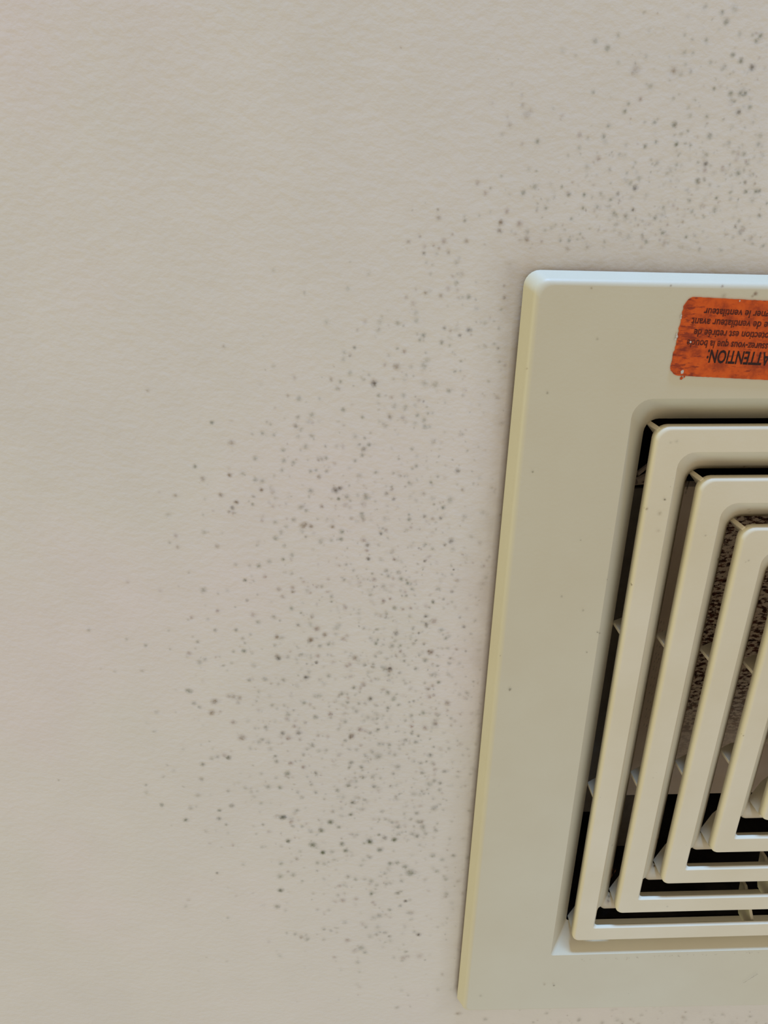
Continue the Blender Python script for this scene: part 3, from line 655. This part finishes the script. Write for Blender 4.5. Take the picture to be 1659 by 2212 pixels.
# face plate with the sloping rim of its opening
rows = [(1.250, -TH + .0005, .035, .02, None), (1.262, -TH + .009, .035, .02, None), (1.284, -TH + .010, .035, .02, None), (1.271, -.018, .035, .02, None)]
rows += arc_rows(1.271, -.018, 1.254, 0, .035, .03, .02, .02, 5, True)[1:]
rows += [(1.0, 0, .048, .010, None)]
rows += [(.965, -.040, .042, .010, None), (.93, -.08, .035, .010, None)]
bm = bmesh.new()
sweep(bm, rows)
for v in bm.verts:
    # the moulding is not quite square: its rim sits a touch askew round the louvres
    if v.co.y > 1.1:
        v.co.y -= 0.019
    if v.co.y < -1.1:
        v.co.y -= 0.057
    if max(abs(v.co.x), abs(v.co.y)) > 1.1:
        v.co.x, v.co.y = v.co.x + .014 * v.co.y - (.010 if v.co.x < 0 else 0), v.co.y - .018 * v.co.x
# specks on the plate
sp = bm.verts.layers.float.new('spot')
sc = bm.verts.layers.float_color.new('spot_color')
for u, v, r, a, cl in [(1182, 848, 5, .4, D), (1150, 1018, 4, .5, D), (1101, 1487, 5, .6, D), (1196, 2126, 4, .6, D), (1447, 617, 4, .6, T),
                       (1276, 622, 4, .5, T), (1310, 1250, 3, .3, D), (1253, 1165, 3, .4, D), (1080, 1110, 3, .4, D), (1137, 795, 4, .4, T),
                       (1560, 618, 5, .5, R_), (1632, 634, 7, .55, R_), (1625, 640, 5, .4, R_), (1290, 732, 5, .25, D), (1213, 1288, 4, .3, D),
                       (1290, 1365, 3, .5, D), (1267, 1408, 3, .4, D), (1038, 2150, 5, .25, D), (1176, 2125, 5, .3, T), (1100, 1490, 3, .4, D),
                       (1080, 1415, 3, .3, D), (1259, 1317, 4, .5, D), (1294, 1366, 4, .35, D), (1562, 639, 9, .25, T)]:
    p = bp(u, v, 0.0)
    q = bp(u + r, v, 0.0)
    spot(p, (q - p).length, a, cl)
for i in range(9):      # a scuff at the lower edge
    u, v = 1606 + i * 3.4, 2120 - i * 2.4
    p = bp(u, v, 0.0)
    spot(p, 0.0042, .30 + .12 * (i > 4), (110, 90, 80), 1.6)
for i in range(34):     # dirt washed against the upper and lower rims
    u = random.uniform(1250, 1659)
    p = bp(u, 2074 - (u - 1190) * 0.043 + random.uniform(-1, 2), 0.0)
    spot(p, 0.004, .25, T)
link('face_plate', bm, [M_plate, M_mould], cover)

HO = [0.93, 0.7950, 0.6570, 0.5170, 0.3785, 0.2400]
HI = [0.8654, 0.7286, 0.5913, 0.4540, 0.3140, 0.1750]
NX = HO[1:] + [0.105]


def wall_rows(hi, nx, rt):
    out = []
    for tt in (0.10, 0.20, 0.33, 0.45, 0.56, 0.78, 1.0):
        h = hi + (nx - hi) * tt
        cut = -h + 0.0145 + 0.085 * max(0.0, 1 - tt / 0.56)
        out.append((h, -.080 * tt, rt + (.032 - rt) * tt, .012, cut))
    return out


for i, (ho, hi, nx) in enumerate(zip(HO, HI, NX)):
    bm = bmesh.new()
    rows = [(ho + .0005, -.026, .034, .024, None), (ho, -.009, .034, .024, None)]
    rows += arc_rows(ho, -.009, ho - .009, 0, .034, .03, .024, .02, 4, True)[1:]
    rows += [(hi, 0, .042, .008, None)]
    wr = wall_rows(hi, nx, .040)
    base = len(rows)
    holes = []
    rows += wr
    for j in range(base, len(rows)):
        if rows[j][1] >= -.0452 and rows[j - 1][1] > -.0452:
            holes.append(j - 1)
    # keep a shallow lip below the face
    holes = [q for q in holes if rows[q][1] <= -.0070]
    cut0 = rows[base][4]
    rows = [r_ if r_[4] is not None else (r_[0], r_[1], r_[2], r_[3], -hi + 0.0995) for r_ in rows]
    sweep(bm, rows, holes)
    sp = bm.verts.layers.float.new('spot')
    sc = bm.verts.layers.float_color.new('spot_color')
    if i == 0:
        L0 = [(1435, 1078, 4, .8, D), (1396, 1098, 5, .5, T), (1424, 1108, 7, .35, T), (1460, 953, 6, .2, D), (1447, 955, 5, .2, D), (1421, 1145, 7, .18, T)]
        for u, v, r, a, cl in L0:
            p = bp(u, v, 0.0)
            spot(p, (bp(u + r, v, 0) - p).length, a, cl)
    if i == 1:
        for u, v, r, a, cl in [(1522, 1155, 4, .25, D), (1440, 1955, 4, .25, D)]:
            p = bp(u, v, 0.0)
            spot(p, (bp(u + r, v, 0) - p).length, a, cl)
    if i == 2:
        for u, v, r, a, cl in [(1617, 1210, 4, .3, D), (1605, 1588, 3, .6, D), (1610, 1213, 3, .3, D)]:
            p = bp(u, v, 0.0)
            spot(p, (bp(u + r, v, 0) - p).length, a, cl)
    # lint and mould clinging to the sloping walls of the louvre
    if i in (0, 1):
        if i == 0:
            L = [(1483, 1040, 9, .9, D), (1479, 1052, 9, .9, D), (1476, 1062, 7, .6, D), (1606, 1003, 5, .4, T), (1418, 1422, 6, .5, D), (1413, 1440, 5, .5, D)]
            L += [(1432 - j * 3.0, 1345 + j * 17, 5, .5, D) for j in range(14)]
            L += [(1325, 1880, 9, .7, R_), (1318, 1890, 8, .8, R_), (1319, 1823, 5, .4, R_), (1314, 1936, 4, .8, D), (1312, 1947, 8, .3, R_)]
        else:
            L = [(1545, 1206, 6, .7, D), (1618, 1100, 5, .4, T), (1550, 1226, 6, .3, T), (1419, 1812, 8, .5, R_), (1412, 1870, 4, .8, D), (1421, 1808, 6, .4, T)]
            L += [(1560 - j * 3.4, 1430 + j * 22, 4, .25, D) for j in range(7)]
        for u, v, r, a, cl in L:
            # walk along the view ray to the sloping wall on the left (x = -hi + k*depth) or the top / bottom one
            best = None
            for s_ in range(1, 20):
                z = -.08 * s_ / 20
                p = bp(u, v, z)
                hh = hi + (nx - hi) * s_ / 20
                e = abs(max(abs(p.x), abs(p.y)) - hh)
                if best is None or e < best[0]:
                    best = (e, z, hh, p)
            e, z, hh, p = best
            if e > .02:
                continue
            left = abs(p.x) >= abs(p.y)
            rr = (bp(u + r, v, z) - p).length
            before = set(bm.verts)
            spot(Vector((0, 0, 0)), rr, a, cl)
            nrm = Vector((1, 0, 1)).normalized() if left else Vector((0, -1 if p.y > 0 else 1, 1)).normalized()
            qt = Vector((0, 0, 1)).rotation_difference(nrm)
            for vv in bm.verts:
                if vv not in before:
                    vv.co = qt @ vv.co + p + nrm * 0.0015
    o = link('louver_ring', bm, [M_ring, M_mould], cover)
    sm = o.modifiers.new('thickness', 'SOLIDIFY')
    sm.thickness = 0.0008
    sm.offset = -1

# centre cap
bm = bmesh.new()
rows = [(.105, -.03, .03, .02, None), (.105, -.014, .03, .02, None)] + arc_rows(.105, -.014, .091, 0, .03, .02, .02, .012, 3, True)[1:]
vs = sweep(bm, rows)
bm.faces.new(vs[-1])
link('center_cap', bm, [M_ring], cover)


# ribs that carry the louvres: one at each corner and two along each side of each gap
def rib(pa, pb, z_hi, z_lo, hn, th=0.011, nxt=None):
    """a thin plate from pa (outer) to pb (inner) in plan, following the underside of the next louvre"""
    bm_ = bmesh.new()
    a, b = Vector(pa), Vector(pb)
    d = (b - a).normalized()
    nrm = Vector((-d.y, d.x)) * th / 2
    prof = [(0.0, -.016), (0.42, -.022), (1.0, -.096), (1.0, z_lo), (0.35, z_lo + .012), (0.0, -.088)]
    f1, f2 = [], []
    for s_, z in prof:
        p = a + (b - a) * s_
        f1.append(bm_.verts.new((p.x + nrm.x, p.y + nrm.y, z)))
        f2.append(bm_.verts.new((p.x - nrm.x, p.y - nrm.y, z)))
    bm_.faces.new(f1)
    bm_.faces.new(f2[::-1])
    n = len(prof)
    for k in range(n):
        bm_.faces.new((f1[k], f2[k], f2[(k + 1) % n], f1[(k + 1) % n]))
    bmesh.ops.recalc_face_normals(bm_, faces=bm_.faces)
    bmesh.ops.bevel(bm_, geom=list(bm_.edges), offset=.0012, segments=1, affect='EDGES')
    o_ = link('rib', bm_, [M_ring], cover)
    return o_


for i, (ho, hi, nx) in enumerate(zip(HO, HI, NX)):
    for sx in (-1, 1):
        for sy in (-1, 1):
            k = 0.990
            rib((sx * ho * k, sy * ho * k), (sx * nx, sy * nx), 0, -.125, ho)
            # along the upright sides and the level sides
            yy = sy * ho * (.345 if sy > 0 else .312)
            rib((sx * (ho - .002), yy), (sx * nx, yy), 0, -.125, ho)
            xx = sx * ho * .31
            rib((xx, sy * (ho - .002)), (xx, sy * nx), 0, -.125, ho)

# warning sticker, upside down in this view
bm = bmesh.new()
X0, X1, Y0, Y1, RR = -.921, -.40, 1.056, 1.234, .022
pts = []
for cx, cy, a0 in ((X1, Y1, 0), (X0, Y1, 90), (X0, Y0, 180), (X1, Y0, 270)):
    ox = cx - RR if cx == X1 else cx + RR
    oy = cy - RR if cy == Y1 else cy + RR
    for k in range(7):
        a = math.radians(a0 + 15 * k)
        pts.append((ox + RR * math.cos(a), oy + RR * math.sin(a)))
dense = []
for k in range(len(pts)):
    a, b = Vector(pts[k]), Vector(pts[(k + 1) % len(pts)])
    n = max(1, int((b - a).length / .006))
    for j in range(n):
        p = a + (b - a) * j / n
        jag = .0016 if p.x < X0 + .01 else .0005
        dense.append((p.x + random.uniform(-jag, jag), p.y + random.uniform(-.0004, .0004)))
top = [bm.verts.new((x, y, .0022)) for x, y in dense]
bot = [bm.verts.new((x, y, .0003)) for x, y in dense]
TILT = -.05               # the sticker was stuck on slightly askew


def tilt(x, y):
    dx, dy = x + .91, y - 1.145
    return -.91 + dx * math.cos(TILT) - dy * math.sin(TILT), 1.145 + dx * math.sin(TILT) + dy * math.cos(TILT)


for v in bm.verts:
    v.co.x, v.co.y = tilt(v.co.x, v.co.y)
bm.faces.new(top)
for k in range(len(top)):
    k2 = (k + 1) % len(top)
    bm.faces.new((bot[k], bot[k2], top[k2], top[k]))


def blob(bm_, u, v, ru, z, mi, n=9):
    p = bp(u, v, z)
    rr = (bp(u + ru * .75, v, z) - p).length
    f = bm_.faces.new([bm_.verts.new((p.x + rr * random.uniform(.6, 1.2) * math.cos(q * 6.2832 / n),
                                      p.y + rr * random.uniform(.6, 1.2) * math.sin(q * 6.2832 / n), z)) for q in range(n)])
    f.material_index = mi


# chips where the paper has torn or the print has gone
blob(bm, 1474, 804, 6, .0027, 1)
blob(bm, 1492, 739, 3.5, .0031, 1)
blob(bm, 1462, 727, 4, .0027, 1)
blob(bm, 1459, 733, 3, .0028, 1)
blob(bm, 1472, 682, 3, .0027, 1)
blob(bm, 1462, 722, 3, .0029, 1)
blob(bm, 1471, 687, 2.5, .0029, 1)
blob(bm, 1598, 650, 2.5, .0027, 1)
blob(bm, 1472, 817, 5.5, .0012, 0)
blob(bm, 1478, 814, 3, .0013, 0)
label = link('warning_label', bm, [M_label, M_paper], cover, smooth=False)
label['label'] = 'orange warning sticker with black French lettering, upside down'


def text(body, x_start, y_base, y_cap, x_end, mat, z=.0026, name='lettering', bold=0.0):
    """one line of print turned half round: it starts at x_start and runs towards smaller x; cap tops at y_cap"""
    cu = bpy.data.curves.new(name, 'FONT')
    cu.body = body
    cu.size = 1
    cu.offset = bold
    cu.resolution_u = 3
    tmp = bpy.data.objects.new(name, cu)
    C.objects.link(tmp)
    bpy.context.view_layer.update()
    dg = bpy.context.evaluated_depsgraph_get()
    me = bpy.data.meshes.new_from_object(tmp.evaluated_get(dg))
    bpy.data.objects.remove(tmp)
    xs_ = [v.co.x for v in me.vertices]
    w_ = max(xs_) - min(xs_)
    x0_ = min(xs_)
    cap = 0.69
    sy_ = (y_base - y_cap) / cap
    sx_ = (x_start - x_end) / w_
    for v in me.vertices:
        tx_, ty_ = tilt(x_start - (v.co.x - x0_) * sx_, y_base - v.co.y * sy_)
        v.co = Vector((tx_ * S, ty_ * S, z * S))
    me.materials.append(mat)
    for p_ in me.polygons:
        p_.use_smooth = False
    o_ = bpy.data.objects.new(name, me)
    C.objects.link(o_)
    o_.parent = label
    return o_


XS = -.690
text('ATTENTION:', XS, 1.1190, 1.0900, -.8415, M_ink, bold=.022)
text('Assurez-vous que la boucle', XS, 1.1400, 1.1230, -.8965, M_ink2, bold=.02)
text('protection est retirée de', XS, 1.1640, 1.1475, -.8855, M_ink2, bold=.02)
text('base de ventilateur avant', XS, 1.1880, 1.1715, -.8965, M_ink2, bold=.02)
text("éloigner le ventilateur", XS, 1.2110, 1.1950, -.8730, M_ink2, bold=.02)

# ------------------------------------------------------------------ the fan behind the grille
fan = root('exhaust_fan', 'dark exhaust fan housing with a rust speckled blower plate behind the grille', 'exhaust fan')


def box(bm_, x0, x1, y0, y1, z0, z1):
    v = [bm_.verts.new((x, y, z)) for z in (z0, z1) for y in (y0, y1) for x in (x0, x1)]
    for f in ((0, 2, 3, 1), (4, 5, 7, 6), (0, 1, 5, 4), (2, 6, 7, 3), (0, 4, 6, 2), (1, 3, 7, 5)):
        bm_.faces.new([v[k] for k in f])


bm = bmesh.new()
W = .951
D_ = -1.05
tk = .01
box(bm, -W, -W + tk, -W, W, D_, -.095)
box(bm, W - tk, W, -W, W, D_, -.095)
box(bm, -W + tk, W - tk, -W, -W + tk, D_, -.095)
box(bm, -W + tk, W - tk, W - tk, W, D_, -.095)
box(bm, -W + tk, W - tk, -W + tk, W - tk, D_, D_ + tk)
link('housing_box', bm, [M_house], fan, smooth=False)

# blower plate: a flat pan with a turned-back rim and a round air inlet
bm = bmesh.new()
px0, px1, py0, py1, pz = -.715, .715, -.565, .66, -.30
n = 48
ring_o, ring_i = [], []
cx, cy = .12, .05
for k in range(n):
    a = 2 * math.pi * k / n
    dx, dy = math.cos(a), math.sin(a)
    tx = ((px1 if dx > 0 else px0) - cx) / dx if abs(dx) > 1e-6 else 1e9
    ty = ((py1 if dy > 0 else py0) - cy) / dy if abs(dy) > 1e-6 else 1e9
    tt = min(tx, ty)
    ring_o.append((cx + dx * tt, cy + dy * tt))
    ring_i.append((cx + dx * .26, cy + dy * .26))
ang = [math.atan2(y - cy, x - cx) for x, y in ring_o]
for X, Y in ((px0, py0), (px1, py0), (px0, py1), (px1, py1)):      # put the nearest ring point exactly on each corner
    a = math.atan2(Y - cy, X - cx)
    k = min(range(n), key=lambda q: abs((ang[q] - a + math.pi) % (2 * math.pi) - math.pi))
    ring_o[k] = (X, Y)
vo = [bm.verts.new((x, y, pz)) for x, y in ring_o]
vr = [bm.verts.new((x, y, pz - .05)) for x, y in ring_o]
vi = [bm.verts.new((x, y, pz)) for x, y in ring_i]
vd = [bm.verts.new((cx + (x - cx) * .92, cy + (y - cy) * .92, pz - .06)) for x, y in ring_i]
for k in range(n):
    k2 = (k + 1) % n
    bm.faces.new((vo[k], vo[k2], vi[k2], vi[k]))
    bm.faces.new((vr[k], vr[k2], vo[k2], vo[k]))
    bm.faces.new((vi[k], vi[k2], vd[k2], vd[k]))
pl = link('blower_plate', bm, [M_fan], fan, smooth=False)
pl['label'] = 'dusty grey plate speckled with rust'

# blower wheel in the inlet
bm = bmesh.new()
for k in range(20):
    a = 2 * math.pi * k / 20
    p0 = Vector((cx + .20 * math.cos(a), cy + .20 * math.sin(a)))
    p1 = Vector((cx + .238 * math.cos(a + .1), cy + .238 * math.sin(a + .1)))
    nn_ = Vector((-(p1 - p0).y, (p1 - p0).x)).normalized() * .004
    q = []
    for z in (-.38, -.62):
        for pp in (p0 + nn_, p1 + nn_, p1 - nn_, p0 - nn_):
            q.append(bm.verts.new((pp.x, pp.y, z)))
    for f in ((0, 1, 2, 3), (7, 6, 5, 4), (0, 4, 5, 1), (1, 5, 6, 2), (2, 6, 7, 3), (3, 7, 4, 0)):
        bm.faces.new([q[j] for j in f])
bmesh.ops.create_cone(bm, cap_ends=True, segments=32, radius1=.24, radius2=.24, depth=.01,
                      matrix=Matrix.Translation((cx, cy, -.625)))
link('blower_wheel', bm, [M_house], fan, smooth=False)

# side flange seen through the outermost gap
bm = bmesh.new()
box(bm, -.94, -.735, -.80, .60, -.46, -.445)
box(bm, -.94, -.93, -.80, .60, -.445, -.38)
link('mounting_flange', bm, [M_flange], fan, smooth=False)

bm = bmesh.new()
box(bm, -.715, -.615, -.86, -.567, -.345, -.33)
link('side_bracket', bm, [M_dark], fan, smooth=False)

# spring wires that hold the cover up
def tube(bm_, a, b, r, n_=8):
    a, b = Vector(a), Vector(b)
    d = (b - a).normalized()
    u_ = d.orthogonal().normalized()
    v_ = d.cross(u_)
    A, B = [], []
    for k in range(n_):
        an = 2 * math.pi * k / n_
        o_ = (u_ * math.cos(an) + v_ * math.sin(an)) * r
        A.append(bm_.verts.new(a + o_))
        B.append(bm_.verts.new(b + o_))
    for k in range(n_):
        bm_.faces.new((A[k], A[(k + 1) % n_], B[(k + 1) % n_], B[k]))
    bm_.faces.new(A[::-1])
    bm_.faces.new(B)


for (u0, v0, u1, v1, r) in ((1376, 1024, 1420, 988, .007), (1372, 1040, 1418, 1018, .011), (1370, 1046, 1412, 1042, .0035)):
    bm = bmesh.new()
    tube(bm, bp(u0, v0, -.30), bp(u1, v1, -.34), r)
    link('spring_wire', bm, [M_fan], fan)
